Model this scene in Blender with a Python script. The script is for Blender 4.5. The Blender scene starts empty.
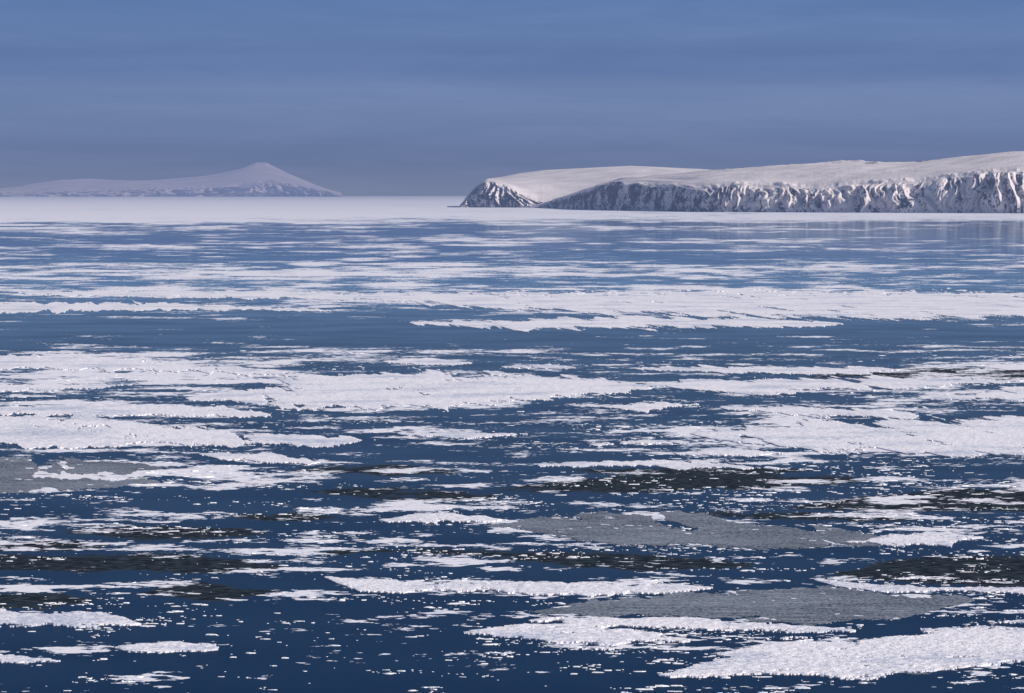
import bpy, math, random
import numpy as np
random.seed(4); rng=np.random.RandomState(11)
scene=bpy.context.scene
H=100.0; F=4889.0; CX=512.0; HY=192.0      # eye height (m), focal scale, image centre column and horizon row (pixels)
TILT=math.atan((346.5-HY)/F)
def sea_xy(u,v):  # u, v: image pixel column and row
    """image pixel coordinates -> world metres on the sea plane (camera stands over the origin)."""
    v=np.maximum(np.asarray(v,float),HY+0.5); u=np.asarray(u,float)
    a=-(v-346.5)/F
    fy=math.cos(TILT)+a*math.sin(TILT); fz=-math.sin(TILT)+a*math.cos(TILT)
    s=H/(-fz)
    return (u-CX)/F*s, fy*s
def h_at(v,d):
    a=-(np.asarray(v,float)-346.5)/F
    fy=math.cos(TILT)+a*math.sin(TILT); fz=-math.sin(TILT)+a*math.cos(TILT)
    return H+fz/fy*d
def d_at(v): return float(sea_xy(CX,v)[1])
TAB=rng.rand(512,512)
def vnoise(x,y,o=0):
    x=np.asarray(x,float)+o*37.17; y=np.asarray(y,float)+o*91.31
    xi=np.floor(x).astype(int); yi=np.floor(y).astype(int)
    fx=x-xi; fy=y-yi; fx=fx*fx*(3-2*fx); fy=fy*fy*(3-2*fy)
    g=lambda a,b:TAB[a%512,b%512]
    return (g(xi,yi)*(1-fx)+g(xi+1,yi)*fx)*(1-fy)+(g(xi,yi+1)*(1-fx)+g(xi+1,yi+1)*fx)*fy
def fbm(x,y,oct=5,rough=.55,o=0):
    s=0;a=1;t=0
    for i in range(oct):
        s=s+a*vnoise(x*2**i,y*2**i,o+i*3.3); t+=a; a*=rough
    return s/t
def sst(a,b,x):
    t=np.clip((x-a)/(b-a),0,1); return t*t*(3-2*t)
class NT:
    def __init__(s,tree): s.t=tree; s.n=tree.nodes; s.l=tree.links; s.n.clear()
    def new(s,ty,**k):
        n=s.n.new(ty)
        for a,b in k.items(): setattr(n,a,b)
        return n
    def set(s,sock,v):
        if isinstance(v,bpy.types.NodeSocket): s.l.new(v,sock)
        elif v is not None:
            if isinstance(v,tuple) and len(v)==3 and sock.type=='RGBA': v=(*v,1)
            sock.default_value=v
    def m(s,op,a,b=None,c=None,clamp=False):
        n=s.new('ShaderNodeMath',operation=op,use_clamp=clamp)
        s.set(n.inputs[0],a)
        if b is not None: s.set(n.inputs[1],b)
        if c is not None: s.set(n.inputs[2],c)
        return n.outputs[0]
    def mr(s,v,a,b,c=0.,d=1.,smooth=True):
        n=s.new('ShaderNodeMapRange',interpolation_type='SMOOTHSTEP' if smooth else 'LINEAR')
        for i,x in enumerate((v,a,b,c,d)): s.set(n.inputs[i],x)
        return n.outputs[0]
    def mix(s,f,a,b,blend='MIX'):
        n=s.new('ShaderNodeMix',data_type='RGBA',blend_type=blend)
        s.set(n.inputs[0],f); s.set(n.inputs[6],a); s.set(n.inputs[7],b); return n.outputs[2]
    def noise(s,vec,scale,detail=4,rough=.55,dist=0.):
        n=s.new('ShaderNodeTexNoise'); s.set(n.inputs['Vector'],vec)
        n.inputs['Scale'].default_value=scale; n.inputs['Detail'].default_value=detail
        n.inputs['Roughness'].default_value=rough; n.inputs['Distortion'].default_value=dist
        return n.outputs[0]
    def mapv(s,vec,scale):
        n=s.new('ShaderNodeMapping'); s.set(n.inputs[0],vec); n.inputs['Scale'].default_value=scale; return n.outputs[0]
    def pos(s): return s.new('ShaderNodeNewGeometry').outputs['Position']
    def plen(s):
        n=s.new('ShaderNodeVectorMath',operation='LENGTH'); s.l.new(s.pos(),n.inputs[0]); return n.outputs['Value']
    def attr(s,name): return s.new('ShaderNodeAttribute',attribute_name=name).outputs['Fac']
    def bump(s,h,st,dist):
        n=s.new('ShaderNodeBump'); s.set(n.inputs['Strength'],st); n.inputs['Distance'].default_value=dist; s.set(n.inputs['Height'],h); return n.outputs[0]
    def princ(s,col,rough,normal=None,spec=.5,ior=1.33):
        n=s.new('ShaderNodeBsdfPrincipled'); s.set(n.inputs['Base Color'],col); s.set(n.inputs['Roughness'],rough)
        n.inputs['Specular IOR Level'].default_value=spec; n.inputs['IOR'].default_value=ior
        if normal is not None: s.l.new(normal,n.inputs['Normal'])
        return n.outputs[0]
    def diff(s,col,normal=None):
        n=s.new('ShaderNodeBsdfDiffuse'); s.set(n.inputs[0],col)
        if normal is not None: s.l.new(normal,n.inputs['Normal'])
        return n.outputs[0]
    def mixs(s,f,a,b):
        n=s.new('ShaderNodeMixShader'); s.set(n.inputs[0],f); s.l.new(a,n.inputs[1]); s.l.new(b,n.inputs[2]); return n.outputs[0]
    def haze(s,sh,K=75000.,col=(.175,.222,.40)):  # aerial haze painted into the material: blue emission mixed in with distance
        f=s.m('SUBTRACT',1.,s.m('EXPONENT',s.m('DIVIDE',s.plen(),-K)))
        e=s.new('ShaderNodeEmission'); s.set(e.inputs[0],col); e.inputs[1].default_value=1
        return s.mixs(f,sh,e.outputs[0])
    def out(s,sh):
        o=s.new('ShaderNodeOutputMaterial'); s.l.new(sh,o.inputs[0])
def mat(name):
    m=bpy.data.materials.new(name); m.use_nodes=True; return m,NT(m.node_tree)

# ---------------- sea material
sea_m,N=mat('sea_water_with_brash_ice')
P=N.pos()
n1=N.noise(P,.020,7,.70,.3)
n2=N.noise(P,.26,3,.6)
cov=N.attr('ice_cover'); drk=N.attr('dark_ice')
f=N.m('ADD',cov,N.m('MULTIPLY',N.m('SUBTRACT',n1,.5),1.6))
f=N.m('ADD',f,N.m('MULTIPLY',N.m('SUBTRACT',n2,.5),1.15))
icemask=N.mr(f,.50,.525)
dk=N.m('ADD',drk,N.m('MULTIPLY',N.m('SUBTRACT',n1,.5),1.3))
dk=N.m('ADD',dk,N.m('MULTIPLY',N.m('SUBTRACT',n2,.5),.7))
dkmask=N.mr(dk,.42,.54)
wv=N.noise(N.mapv(P,(1,1.6,1)),.55,3,.6)
wv2=N.noise(P,.012,3,.5)
calm=N.attr('calm')
rough=N.mr(calm,0.,1.,.25,.06,False)
nrm=N.bump(wv,N.mr(calm,0.,1.,.6,.08,False),.35)
gl=N.new('ShaderNodeBsdfGlossy'); gl.inputs[0].default_value=(.84,.94,1,1); N.set(gl.inputs['Roughness'],rough); N.l.new(nrm,gl.inputs['Normal'])
fr=N.new('ShaderNodeFresnel'); fr.inputs[0].default_value=1.33
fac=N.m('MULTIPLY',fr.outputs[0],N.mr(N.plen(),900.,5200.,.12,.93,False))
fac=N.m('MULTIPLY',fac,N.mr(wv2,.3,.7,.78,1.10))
water=N.mixs(fac,N.diff((.005,.024,.066)),gl.outputs[0])
gl2=N.new('ShaderNodeBsdfGlossy'); gl2.inputs['Roughness'].default_value=.45
nil=N.mixs(.03,N.diff(N.mix(N.mr(n2,.42,.64),(.007,.012,.016),(.040,.052,.064))),gl2.outputs[0])
bri=N.mr(f,.50,.66)
icec=N.mix(bri,(.66,.69,.77),(.88,.85,.86))
icec=N.mix(N.mr(n2,.36,.5),N.mix(.45,icec,(.42,.48,.60)),icec)
ice=N.princ(icec,.7,N.bump(n2,.4,.3),.2,1.31)
sh=N.mixs(dkmask,water,nil); sh=N.mixs(icemask,sh,ice)
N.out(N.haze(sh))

def ice_material(name,lo,hi,speck,bumpd=.5,edge=.35,rng_=(.38,.54),streak=0.):
    m,N=mat(name); P=N.pos()
    a=N.noise(P,.018,4,.6); b=N.noise(P,.30,4,.7); c=N.noise(N.mapv(P,(1,.6,1)),1.1,3,.6)
    vo=N.new('ShaderNodeTexVoronoi',feature='DISTANCE_TO_EDGE'); N.l.new(P,vo.inputs['Vector']); vo.inputs['Scale'].default_value=.22
    col=N.mix(N.mr(N.m('ADD',N.m('MULTIPLY',a,.6),N.m('MULTIPLY',b,.4)),rng_[0],rng_[1]),lo,hi)
    col=N.mix(N.mr(c,.42,.60,0.,speck[1]),col,speck[0])
    col=N.mix(N.mr(vo.outputs[0],.0,.10,edge,0.),col,lo)
    if streak:
        s1=N.noise(N.mapv(P,(.05,.45,1)),1.,4,.7,.8)
        col=N.mix(N.mr(s1,.54,.66,0.,streak),col,speck[0])
    h=N.m('ADD',b,N.m('MULTIPLY',c,.5))
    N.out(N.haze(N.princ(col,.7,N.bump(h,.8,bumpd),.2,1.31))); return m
white_m=ice_material('snow_covered_ice',(.50,.54,.64),(.91,.87,.87),((.93,.90,.90),.45),.7,rng_=(.40,.52))
grey_m=ice_material('grey_young_ice',(.050,.066,.090),(.145,.168,.20),((.42,.44,.48),.5),.3,.35,(.43,.56),.6)
chunk_m=ice_material('broken_ice',(.72,.75,.80),(.92,.90,.90),((.92,.92,.92),.5))

white=[
 [(395,299,1),(470,300,6),(600,303,9),(750,305,12),(900,306,13),(1009,306,13),(1180,306,12)],
 [(415,323,.5),(520,325,4),(620,322,6),(760,323,4),(835,324,1)],
 [(20,293,.3),(80,294,2.5),(180,294,3),(300,296,3),(420,298,3),(500,300,2)],
 [(-150,308,5),(60,308,4),(110,306,3),(240,308,2),(330,311,.5)],
 [(190,399,1),(260,396,8),(330,392,16),(420,390,17),(520,389,13),(600,387,7),(640,388,2)],
 [(640,369,1),(720,370,3),(860,371,3),(900,370,1)],
 [(640,386,1),(700,385,5),(760,386,7),(880,384,5),(960,382,3),(1020,381,1)],
 [(690,434,1),(740,435,7),(820,436,13),(900,437,16),(1009,438,17),(1160,438,15)],
 [(-150,430,12),(80,432,14),(200,437,9),(300,441,5),(390,440,1)],
 [(-150,362,6),(80,363,6),(180,368,4),(260,373,3),(330,378,1)],
 [(-60,410,4),(120,411,5),(220,413,4),(265,415,1)],
 [(600,407,.5),(645,407,4),(697,405,.5)],
 [(720,408,1),(800,411,4),(910,416,2)],
 [(388,521,1),(440,517,6),(480,519,4),(510,521,1)],
 [(325,578,.5),(360,585,5),(410,588,6),(520,589,6),(640,590,4),(720,588,1)],
 [(465,633,1),(520,632,8),(570,634,13),(620,638,9),(690,642,1)],
 [(-100,618,6),(60,620,7),(110,622,5),(148,625,1)],
 [(120,648,1),(160,649,5),(215,648,2)],
 [(670,677,2),(720,668,10),(780,658,15),(850,662,17),(950,650,20),(1009,643,18),(1180,645,20)],
 [(840,543,1),(900,541,6),(950,540,6),(980,538,1)],
 [(580,622,1),(680,625,4),(780,628,3),(850,632,1)],
 [(385,362,.6),(425,362,2.6),(470,363,.6)],[(505,367,.6),(540,366,2.6),(575,368,.6)],
 [(595,445,.6),(640,443,3),(690,443,1)],[(680,454,.6),(730,452,3),(790,454,1)],
 [(930,399,1),(1009,396,6),(1160,396,6)],
 [(200,455,.6),(250,457,5),(310,463,1)],
 [(540,466,.6),(640,464,3),(700,466,2),(800,470,.8)],
 [(400,434,.6),(470,436,2.2),(540,434,.8)],[(-60,388,3),(60,387,2.5),(130,385,.6)],
 [(-80,656,2),(20,660,3),(60,662,.6)],[(820,581,.6),(840,585,2),(880,590,3),(960,590,1.5),(1050,592,2)],
]
grey=[
 [(492,526,1),(540,524,9),(640,528,16),(760,536,13),(860,540,7),(900,542,1)],
 [(540,612,1),(620,607,9),(720,605,15),(830,608,18),(900,606,12),(965,600,2)],
 [(-120,466,8),(60,467,8),(120,468,5),(160,468,.6)],
 [(-100,486,6),(70,484,6),(130,482,3),(160,482,.6)],
 [(720,672,1),(780,661,8),(850,664,10),(930,660,8),(990,662,1)],
]
dark=[
 [(-100,563,7),(60,563,8),(180,564,9),(275,567,2)],[(70,533,1),(140,533,7),(240,533,5),(265,534,1)],
 [(150,592,1),(200,592,9),(260,592,2)],[(475,553,1),(560,557,8),(640,562,8),(750,566,2)],
 [(840,572,3),(930,571,14),(1009,572,16),(1160,570,14)],
 [(500,490,1),(620,484,9),(740,480,9),(850,480,3)],[(800,508,2),(870,503,6),(950,500,11),(1009,500,11),(1160,500,10)],
 [(800,377,1),(900,374,5),(1009,375,7),(1160,375,6)],[(280,490,1),(380,493,6),(490,497,2)],
 [(240,517,2),(290,517,4),(350,518,1)],[(-100,602,5),(60,602,6),(95,602,1)],[(300,470,2),(400,470,6),(450,472,1)],
 [(-60,545,4),(80,546,4),(100,546,1)],[(560,470,1),(680,471,4),(800,470,3)],[(860,606,2),(900,607,9),(945,605,1)],
 [(640,513,1),(800,516,4),(900,520,2)],[(330,553,1),(420,550,2),(470,552,1)],
]
def lens(pr,u,v):
    xs=[p[0] for p in pr]; yc=np.interp(u,xs,[p[1] for p in pr]); hh=np.interp(u,xs,[p[2] for p in pr])
    e=np.maximum(0,np.maximum(xs[0]-u,u-xs[-1]))
    return hh-np.abs(v-yc)-e*.25, hh

def mesh_obj(name,verts,faces,matl,smooth=False,parent=None):
    me=bpy.data.meshes.new(name); verts=np.asarray(verts,dtype=np.float32)
    if isinstance(faces,np.ndarray):
        k=faces.shape[1]; me.vertices.add(len(verts)); me.vertices.foreach_set('co',verts.ravel())
        me.loops.add(faces.size); me.loops.foreach_set('vertex_index',faces.ravel().astype(np.int32))
        me.polygons.add(len(faces)); me.polygons.foreach_set('loop_start',np.arange(0,faces.size,k,dtype=np.int32))
        try: me.polygons.foreach_set('loop_total',np.full(len(faces),k,dtype=np.int32))
        except Exception: pass
    else: me.from_pydata(verts.tolist(),[],faces)
    me.update(calc_edges=True); me.validate()
    me.materials.append(matl)
    if smooth: me.polygons.foreach_set('use_smooth',[True]*len(me.polygons))
    o=bpy.data.objects.new(name,me); scene.collection.objects.link(o)
    if parent: o.parent=parent
    return o

def build_floe(name,pr,matl,seed,z0,cap=4.5,rag=2.5):
    u0,u1=pr[0][0]-24,pr[-1][0]+24
    v0=min(p[1]-p[2] for p in pr)-7; v1=max(p[1]+p[2] for p in pr)+7
    nu=int((u1-u0)/1.1)+2; nv=int((v1-v0)/.33)+2
    U,V=np.meshgrid(np.linspace(u0,u1,nu),np.linspace(v0,v1,nv))
    L,hh=lens(pr,U,V)
    sc=np.clip((V-HY)/420,.25,1)
    amp=np.clip(hh*.8+2.2,2,9)
    n=fbm(U/(50*sc),V/(4.2*sc+1.0),6,.68,seed)-.5
    fld=np.minimum(L,cap)+amp*rag*n
    X,Y=sea_xy(U,V)
    zz=z0*(.55+.9*fbm(U/9,V/1.5,3,.6,seed+5))
    Z=np.where(fld<.7,zz*.8,zz)
    Pt=np.stack([X,Y,Z],-1).reshape(-1,3); fl=fld.ravel()
    idx=np.arange(nu*nv).reshape(nv,nu)
    a,b,c,d=idx[:-1,:-1].ravel(),idx[:-1,1:].ravel(),idx[1:,1:].ravel(),idx[1:,:-1].ravel()
    tri=np.concatenate([np.stack([a,c,b],1),np.stack([a,d,c],1)])
    s=fl[tri]>0; cnt=s.sum(1)
    out=[Pt[tri[cnt==3]].reshape(-1,3,3)]; walls=[]
    def cross(i,j):
        t=(fl[i]/(fl[i]-fl[j]))[:,None]; return Pt[i]*(1-t)+Pt[j]*t
    for k in range(3):
        i,j,l=tri[:,k],tri[:,(k+1)%3],tri[:,(k+2)%3]
        q=(cnt==1)&s[:,k]
        A=Pt[i[q]];B=cross(i[q],j[q]);C=cross(i[q],l[q])
        out.append(np.stack([A,B,C],1)); walls.append((B,C))
        q=(cnt==2)&(~s[:,k])
        B=cross(j[q],i[q]);C=cross(l[q],i[q]);J=Pt[j[q]];L_=Pt[l[q]]
        out.append(np.stack([B,J,L_],1)); out.append(np.stack([B,L_,C],1)); walls.append((C,B))
    for B,C in walls:
        Bd=B.copy();Bd[:,2]=-.1;Cd=C.copy();Cd[:,2]=-.1
        out.append(np.stack([B,Bd,Cd],1)); out.append(np.stack([B,Cd,C],1))
    T=np.concatenate(out); 
    verts=T.reshape(-1,3); faces=np.arange(len(verts)).reshape(-1,3)
    return mesh_obj(name,verts,faces,matl)
for i,p in enumerate(white): build_floe('ice_floe',p,white_m,i*7+1,.42)
for i,p in enumerate(grey): build_floe('grey_ice_floe',p,grey_m,i*5+301,.12,4.2,2.7)

# ---------------- sea sheet
au=np.concatenate([np.linspace(-14500,-400,40)[:-1],np.linspace(-400,1424,860),np.linspace(1424,15500,40)[1:]])
ang=(au-CX)/F
vv=np.concatenate([[195.9,196.5],np.arange(197,722,.6),np.geomspace(722,5000,30)])
AN,VV=np.meshgrid(ang,vv); UU,_=np.meshgrid(au,vv)
D=sea_xy(CX,VV)[1]
fine=np.abs(AN)<.4
X=D*np.where(fine,AN,np.sin(np.clip(AN,-math.pi,math.pi))*1.0); Yy=D*np.where(fine,1.0,np.cos(np.clip(AN,-math.pi,math.pi)))
def prof(v,pts): return np.interp(v,[p[0] for p in pts],[p[1] for p in pts])
base=prof(VV,[(195,.80),(213,.82),(219,.64),(226,.34),(238,.30),(247,.38),(258,.33),(266,.44),(284,.40),(291,.42),(302,.26),(316,.10),(324,.0),(343,-.02),(350,.20),(360,.36),(376,.36),(400,.35),(425,.33),(450,.32),(470,.34),(500,.32),(535,.33),(560,.24),(600,.18),(640,.11),(700,.08)])
left=sst(560,120,UU); right=sst(500,900,UU)
base=base+left*(prof(VV,[(195,.1),(222,.25),(235,.05),(300,0),(350,.10),(400,.06),(450,.04),(520,0),(600,-.02),(700,0)]))
base=base+right*(prof(VV,[(195,0),(213,.05),(220,.06),(224,-.02),(230,-.1),(240,-.12),(280,0),(540,0),(600,.12),(660,.16),(700,.1)]))
lw=prof(VV,[(195,1.0),(240,1.5),(300,2.2),(400,3.0),(700,5.)])
rows=np.cumsum(np.gradient(VV,axis=0)/lw,axis=0)
st=fbm(UU/48.,rows,6,.62,50)-.5
big=fbm(UU/300.,rows/4.,3,.5,80)-.5
cover=base+st*1.45+big*.75
cover=np.where(VV<222,base+(cover-base)*.5,cover)
for p in white+grey:
    L,hh=lens(p,UU,VV); cover=cover+.14*np.exp(-np.clip(-L,0,30)/3.)*sst(0,3,hh)
dk=np.zeros_like(VV)
for p in dark:
    L,hh=lens(p,UU,VV); dk=np.maximum(dk,np.clip(.5+L*.07,0,.95))
dk=dk+(st*.8+.4*big)*(dk>0)
cover=cover-.12*np.clip(dk*1.5-.5,0,1)
cover=np.where(np.abs(AN)>.4,base-.02+0*st,cover)
calm=sst(330,225,VV)
nr,nc=VV.shape
verts=np.stack([X,Yy,np.zeros_like(X)],-1).reshape(-1,3)
idx=np.arange(nr*nc).reshape(nr,nc)
q=np.stack([idx[1:,:-1].ravel(),idx[1:,1:].ravel(),idx[:-1,1:].ravel(),idx[:-1,:-1].ravel()],1)
sea=mesh_obj('sea',verts,q,sea_m)
for nm,a in (('ice_cover',cover),('dark_ice',dk),('calm',calm)):
    at=sea.data.attributes.new(nm,'FLOAT','POINT'); at.data.foreach_set('value',a.ravel().astype(np.float32))

# ---------------- loose broken ice pieces (one object)
vs=[];fs=[]
def chunk(x,y,r,h):
    n=random.randint(5,8); a0=random.random()*6.28; b=len(vs); el=random.uniform(.8,1.9)
    rr=[r*random.uniform(.6,1.15) for _ in range(n)]
    for k in range(n):
        t=a0+6.283*k/n; vs.append((x+rr[k]*math.cos(t)*el,y+rr[k]*math.sin(t)/el,-.1))
    for k in range(n):
        t=a0+6.283*k/n; vs.append((x+.8*rr[k]*math.cos(t)*el,y+.8*rr[k]*math.sin(t)/el,h*random.uniform(.6,1.3)))
    for k in range(n):
        j=(k+1)%n; fs.append((b+k,b+j,b+n+j,b+n+k))
    fs.append(tuple(b+n+k for k in range(n)))
M=60000
cu=rng.uniform(-150,1180,M); cv=350+rng.rand(M)*360
dens=fbm(cu/80,cv/6,5,.62,210); dd=prof(cv,[(350,.60),(520,.59),(600,.62),(640,.635),(700,.65)])-.03*sst(650,900,cu)
keep=dens>dd-.02*rng.rand(M)
keep&=rng.rand(M)<.5
extra=rng.rand(M)<.010
sel=np.where(keep|extra)[0]
xs,ys=sea_xy(cu[sel],cv[sel])
for x,y in zip(xs,ys):
    r=.18+1.1*random.random()**3.5
    if random.random()<.02: r*=2.2
    if y>1600: r*=1.3
    chunk(float(x),float(y),r,.08+.14*r*random.random())
mesh_obj('broken_drift_ice',vs,fs,chunk_m)

# ---------------- land
def land_material(name,snow,rock,K,gain,amp=1.):
    m,N=mat(name); P=N.pos()
    g=N.new('ShaderNodeNewGeometry'); sp=N.new('ShaderNodeSeparateXYZ'); N.l.new(g.outputs['Normal'],sp.inputs[0])
    a=N.noise(N.mapv(P,(1,.15,.55)),.020*gain,6,.70,1.2); b=N.noise(N.mapv(P,(1,.5,1)),.075*gain,5,.75); c=N.noise(P,.005*gain,3,.5)
    ex=N.attr('rock')
    s=N.m('ADD',ex,N.m('MULTIPLY',N.m('SUBTRACT',a,.5),2.3*amp))
    s=N.m('ADD',s,N.m('MULTIPLY',N.m('SUBTRACT',b,.5),2.2*amp))
    s=N.m('ADD',s,N.m('MULTIPLY',N.m('SUBTRACT',c,.5),1.3*amp))
    s=N.m('ADD',s,N.m('MULTIPLY',sp.outputs['X'],-.30))
    mk=N.mr(s,.47,.55)
    rc=N.mix(b,rock,tuple(x*2.4 for x in rock))
    sc=N.mix(N.mr(c,.3,.7),tuple(x*.80 for x in snow),snow)
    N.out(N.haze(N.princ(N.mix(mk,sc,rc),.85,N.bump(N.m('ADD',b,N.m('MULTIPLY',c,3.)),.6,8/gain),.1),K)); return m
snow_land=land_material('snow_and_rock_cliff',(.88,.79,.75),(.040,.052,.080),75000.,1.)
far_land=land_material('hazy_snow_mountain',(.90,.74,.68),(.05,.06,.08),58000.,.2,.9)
def smooth_i(U,pts,w):
    ks=np.linspace(-1,1,13); wt=(1-ks**2)+.05
    return sum(np.interp(U+k*w,*zip(*pts))*a for k,a in zip(ks,wt))/wt.sum()
def land(name,u0,u1,nu,base_pts,edge_pts,sky_pts,Tc,Tp,Tb,matl,parent,seed,spur,gper,rockpts,back_rock=0,rough2=.03,r0=.47,jag=7,plat=-.46,pamp=1.):
    u=np.linspace(u0,u1,nu)
    bv=smooth_i(u,base_pts,30); D0=np.array([d_at(x) for x in bv])
    tr=np.concatenate([np.linspace(0,1,50),1+np.linspace(0,1,80)[1:],2+np.linspace(0,1,16)[1:]])
    U,T=np.meshgrid(u,tr); DD=np.tile(D0,(len(tr),1))
    t1=np.clip(T,0,1); t2=np.clip(T-1,0,1); t3=np.clip(T-2,0,1)
    # crisp rim and crisp skyline, but the snowfield between them is smooth
    wr=np.exp(-((T-1)/.10)**2)*(T>=1)+(T<1); ws=sst(.86,1.,t2)
    ev=smooth_i(U,edge_pts,4)*wr+smooth_i(U,edge_pts,45)*(1-wr)
    sv=smooth_i(U,sky_pts,2)*ws+smooth_i(U,sky_pts,40)*(1-ws)
    if name=='headland':
        k=1-sst(480,525,U)
        ev=smooth_i(U,edge_pts,4)*k+ev*(1-k); sv=smooth_i(U,sky_pts,2)*k+sv*(1-k)
    He=np.maximum(h_at(ev,DD+Tc),3); Hs=np.maximum(h_at(sv,DD+Tc+Tp),He+.5)
    warp=U+gper*.9*(fbm(U/38,T*1.6,3,.5,seed+9)-.5)*2
    ridge=1-np.abs(fbm(warp/gper,T*.6,4,.55,seed)-.5)*4.5
    g2=1-np.abs(fbm((warp+T*9)/(gper*.36),T*2.2,3,.6,seed+40)-.5)*4
    amp_=.35+1.1*fbm(U/60,U*0,2,.5,seed+44)
    fade=(1-sst(.8,1.0,T))
    z=He*(1-(1-t1)**1.3)+(Hs-He)*np.sin(t2*math.pi/2)**.9
    z=z*(1-t3**2)-8*t3
    dist=DD+np.where(T<1,T*Tc,np.where(T<2,Tc+(T-1)*Tp,Tc+Tp+(T-2)*Tb))-spur*(ridge*.8+g2*.30)*amp_*(1-sst(.6,1.10,T))*sst(-.2,.3,t1)
    z=z+He*.08*fade*np.sin(t1*math.pi)*(g2+.5*ridge)*amp_
    jg=(fbm(U/19,T*2,4,.6,seed+77)-.5)*2
    z=z+jg*jag*4.5*np.exp(-((T-1)/.06)**2)*(He>20)
    und=(fbm(U/95+T*1.2,T*4.,4,.5,seed+70)-.5)*2
    z=z+und*rough2*Hs*sst(1.0,1.3,T)*(1-sst(1.75,2.,T)*.7)*(1-t3)
    z=z+back_rock*(fbm(U/9,T*9,4,.6,seed+75)-.5)*.07*Hs*sst(1.80,1.97,T)*(1-t3)
    z=np.where(T<=0,-3,z)
    rk=r0*(1-sst(.90,1.03,T+.06*jg))+plat*sst(1,1.05,T)
    rk=rk-.08*(g2)*(T<1.1)-.1*(T<1.02)
    rk=rk+np.interp(U,*zip(*rockpts))*(T<(3 if name=='mountain' else 1.1))
    rk=rk+back_rock*sst(1.55,1.85,T)*(.1+1.1*sst(.50,.60,fbm(U/22,T*3,3,.6,seed+90)))*sst(660,720,U)
    Xw=(U-CX)/F*dist
    vts=np.stack([Xw,dist,z],-1).reshape(-1,3)
    nr,nc=U.shape; idx=np.arange(nr*nc).reshape(nr,nc)
    q=np.stack([idx[:-1,:-1].ravel(),idx[:-1,1:].ravel(),idx[1:,1:].ravel(),idx[1:,:-1].ravel()],1)
    o=mesh_obj(name,vts,q,matl,True,parent)
    at=o.data.attributes.new('rock','FLOAT','POINT'); at.data.foreach_set('value',rk.ravel().astype(np.float32))
    return o
isl=bpy.data.objects.new('snowy_island',None); scene.collection.objects.link(isl)
land('headland',460,800,440,[(400,207.3),(800,208.2)],
 [(460,206.8),(466,198),(476,187),(486,180),(498,181),(512,187),(525,195),(538,201),(560,203),(620,200),(800,198)],
 [(460,206.8),(466,197),(476,186),(487,178.5),(500,177),(520,173),(545,170),(580,168.3),(630,165.8),(660,167),(700,169),(740,172),(800,182)],
 260,2600,900,snow_land,isl,3,90,15,[(460,.05),(525,.0),(550,-.4),(800,-.4)],.0,.03,jag=3)
land('sea_cliffs',530,1330,1150,[(530,207.6),(600,210),(700,212),(1009,213.3),(1330,214)],
 [(530,207.6),(540,206.5),(552,202),(565,199),(580,194),(592,190),(602,184),(614,180),(626,184),(640,182),(655,187),(675,185),(700,188),(722,186),(740,182),(760,187),(785,185),(800,188),(830,187),(850,183),(875,184),(900,180),(920,181),(940,177),(960,176),(980,171),(1009,170),(1150,166),(1330,196)],
 [(530,207.6),(540,206),(552,200),(565,196),(580,191),(600,184),(620,178),(660,175),(700,171),(740,168.5),(770,166),(800,164),(830,162),(842,160),(852,161),(860,160),(875,162),(900,162.5),(950,158.5),(1009,152),(1150,146),(1250,160),(1330,190)],
 190,1500,1200,snow_land,isl,17,95,19,[(530,.04),(640,-.02),(720,-.09),(850,-.15),(1330,-.12)],.66,.055)
fi=bpy.data.objects.new('distant_mountain_island',None); scene.collection.objects.link(fi)
land('mountain',-120,342,380,[(-120,196.6),(342,196.6)],
 [(-120,192),(20,192),(120,190),(200,188),(240,186),(275,180),(300,186),(325,191),(342,196.2)],
 [(-120,188),(14,189),(30,184),(60,180),(90,178.5),(110,180),(150,181),(180,178),(205,176),(220,174.5),(235,171.5),(247,166.5),(256,162.5),(266,162.5),(275,167),(287,173),(299,179),(314,185),(330,190),(342,196)],
 900,5000,3000,far_land,fi,31,600,26,[(-120,-.03),(190,-.03),(228,.20),(250,-.08),(272,.0),(284,.34),(330,.45),(342,.4)],.0,.10,.45,20,-.26)

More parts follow.
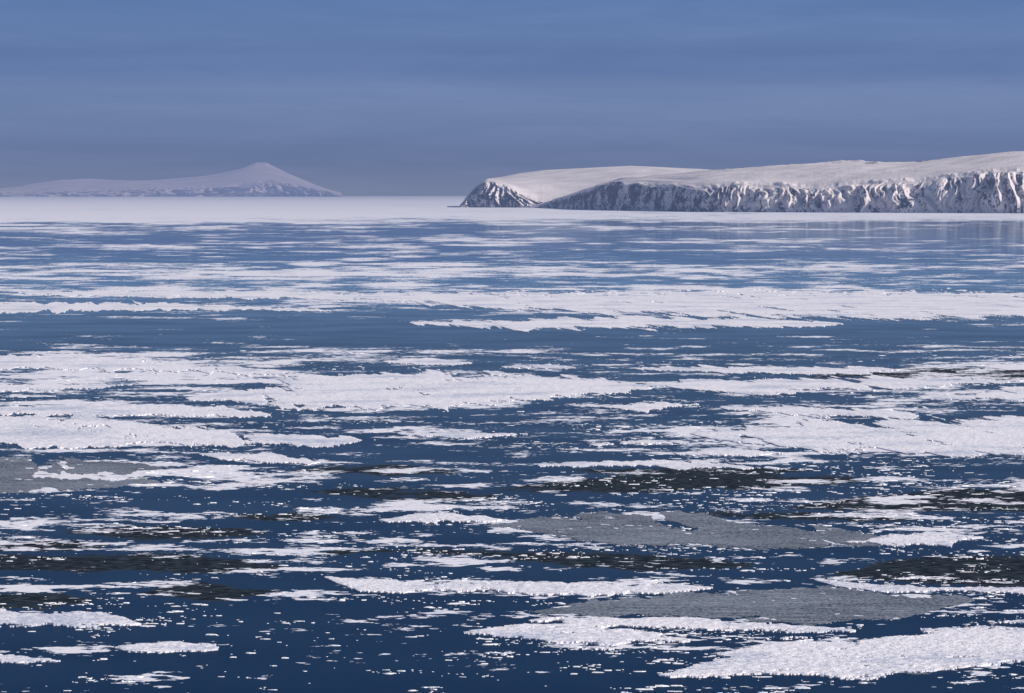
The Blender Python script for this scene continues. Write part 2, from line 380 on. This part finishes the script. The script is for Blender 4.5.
# ---------------- world
SE=math.radians(31); SAZ=math.radians(122)
w=bpy.data.worlds.new('World'); scene.world=w; w.use_nodes=True
W=NT(w.node_tree)
sky=W.new('ShaderNodeTexSky',sky_type='NISHITA'); sky.sun_disc=False; sky.sun_elevation=SE; sky.sun_rotation=SAZ
sky.altitude=100; sky.air_density=1.; sky.dust_density=.6; sky.ozone_density=2.5
tc=W.new('ShaderNodeTexCoord'); sp=W.new('ShaderNodeSeparateXYZ'); W.l.new(tc.outputs['Generated'],sp.inputs[0])
z=sp.outputs['Z']
nish=W.mix(1.,sky.outputs[0],(.070,.075,.088),'MULTIPLY')
r=W.new('ShaderNodeValToRGB'); W.l.new(W.mr(z,-.004,.044,0.,1.,False),r.inputs[0])
cr=r.color_ramp; cr.elements[0].position=0; cr.elements[0].color=(.195,.236,.370,1)
cr.elements[1].position=1; cr.elements[1].color=(.098,.180,.385,1)
for p,c in ((.10,(.184,.225,.362)),(.20,(.148,.198,.352)),(.28,(.142,.198,.360)),(.36,(.158,.222,.398)),(.52,(.162,.236,.424)),(.60,(.126,.200,.396)),(.68,(.120,.194,.388)),(.75,(.134,.216,.420)),(.88,(.118,.204,.415))):
    e=cr.elements.new(p); e.color=(*c,1)
cl=W.noise(W.mapv(tc.outputs['Generated'],(14,14,130)),1.,6,.6,.6)
low=W.mix(W.mr(cl,.35,.68),W.mix(1.,r.outputs[0],(.94,.95,.96),'MULTIPLY'),W.mix(1.,r.outputs[0],(1.08,1.05,1.04),'MULTIPLY'))
col=W.mix(W.mr(z,.035,.16),low,nish)
bg=W.new('ShaderNodeBackground'); W.l.new(col,bg.inputs[0]); bg.inputs[1].default_value=1.0
nb=W.new('ShaderNodeOutputWorld'); W.l.new(bg.outputs[0],nb.inputs[0])
sl=bpy.data.lights.new('sun','SUN'); sl.energy=4.6; sl.angle=math.radians(.5); sl.color=(1,.92,.85)
so=bpy.data.objects.new('sun',sl); scene.collection.objects.link(so)
import mathutils
dv=mathutils.Vector((math.sin(SAZ)*math.cos(SE),math.cos(SAZ)*math.cos(SE),math.sin(SE)))
so.rotation_euler=dv.to_track_quat('Z','Y').to_euler(); so.location=(0,0,500)

cam=bpy.data.cameras.new('camera'); cam.sensor_width=36; cam.lens=36*F/1024; cam.clip_start=1; cam.clip_end=400000
co=bpy.data.objects.new('camera',cam); scene.collection.objects.link(co); co.location=(0,0,H)
co.rotation_euler=(math.pi/2-TILT,0,0); scene.camera=co
scene.view_settings.view_transform='Standard'; scene.view_settings.look='None'; scene.view_settings.exposure=0
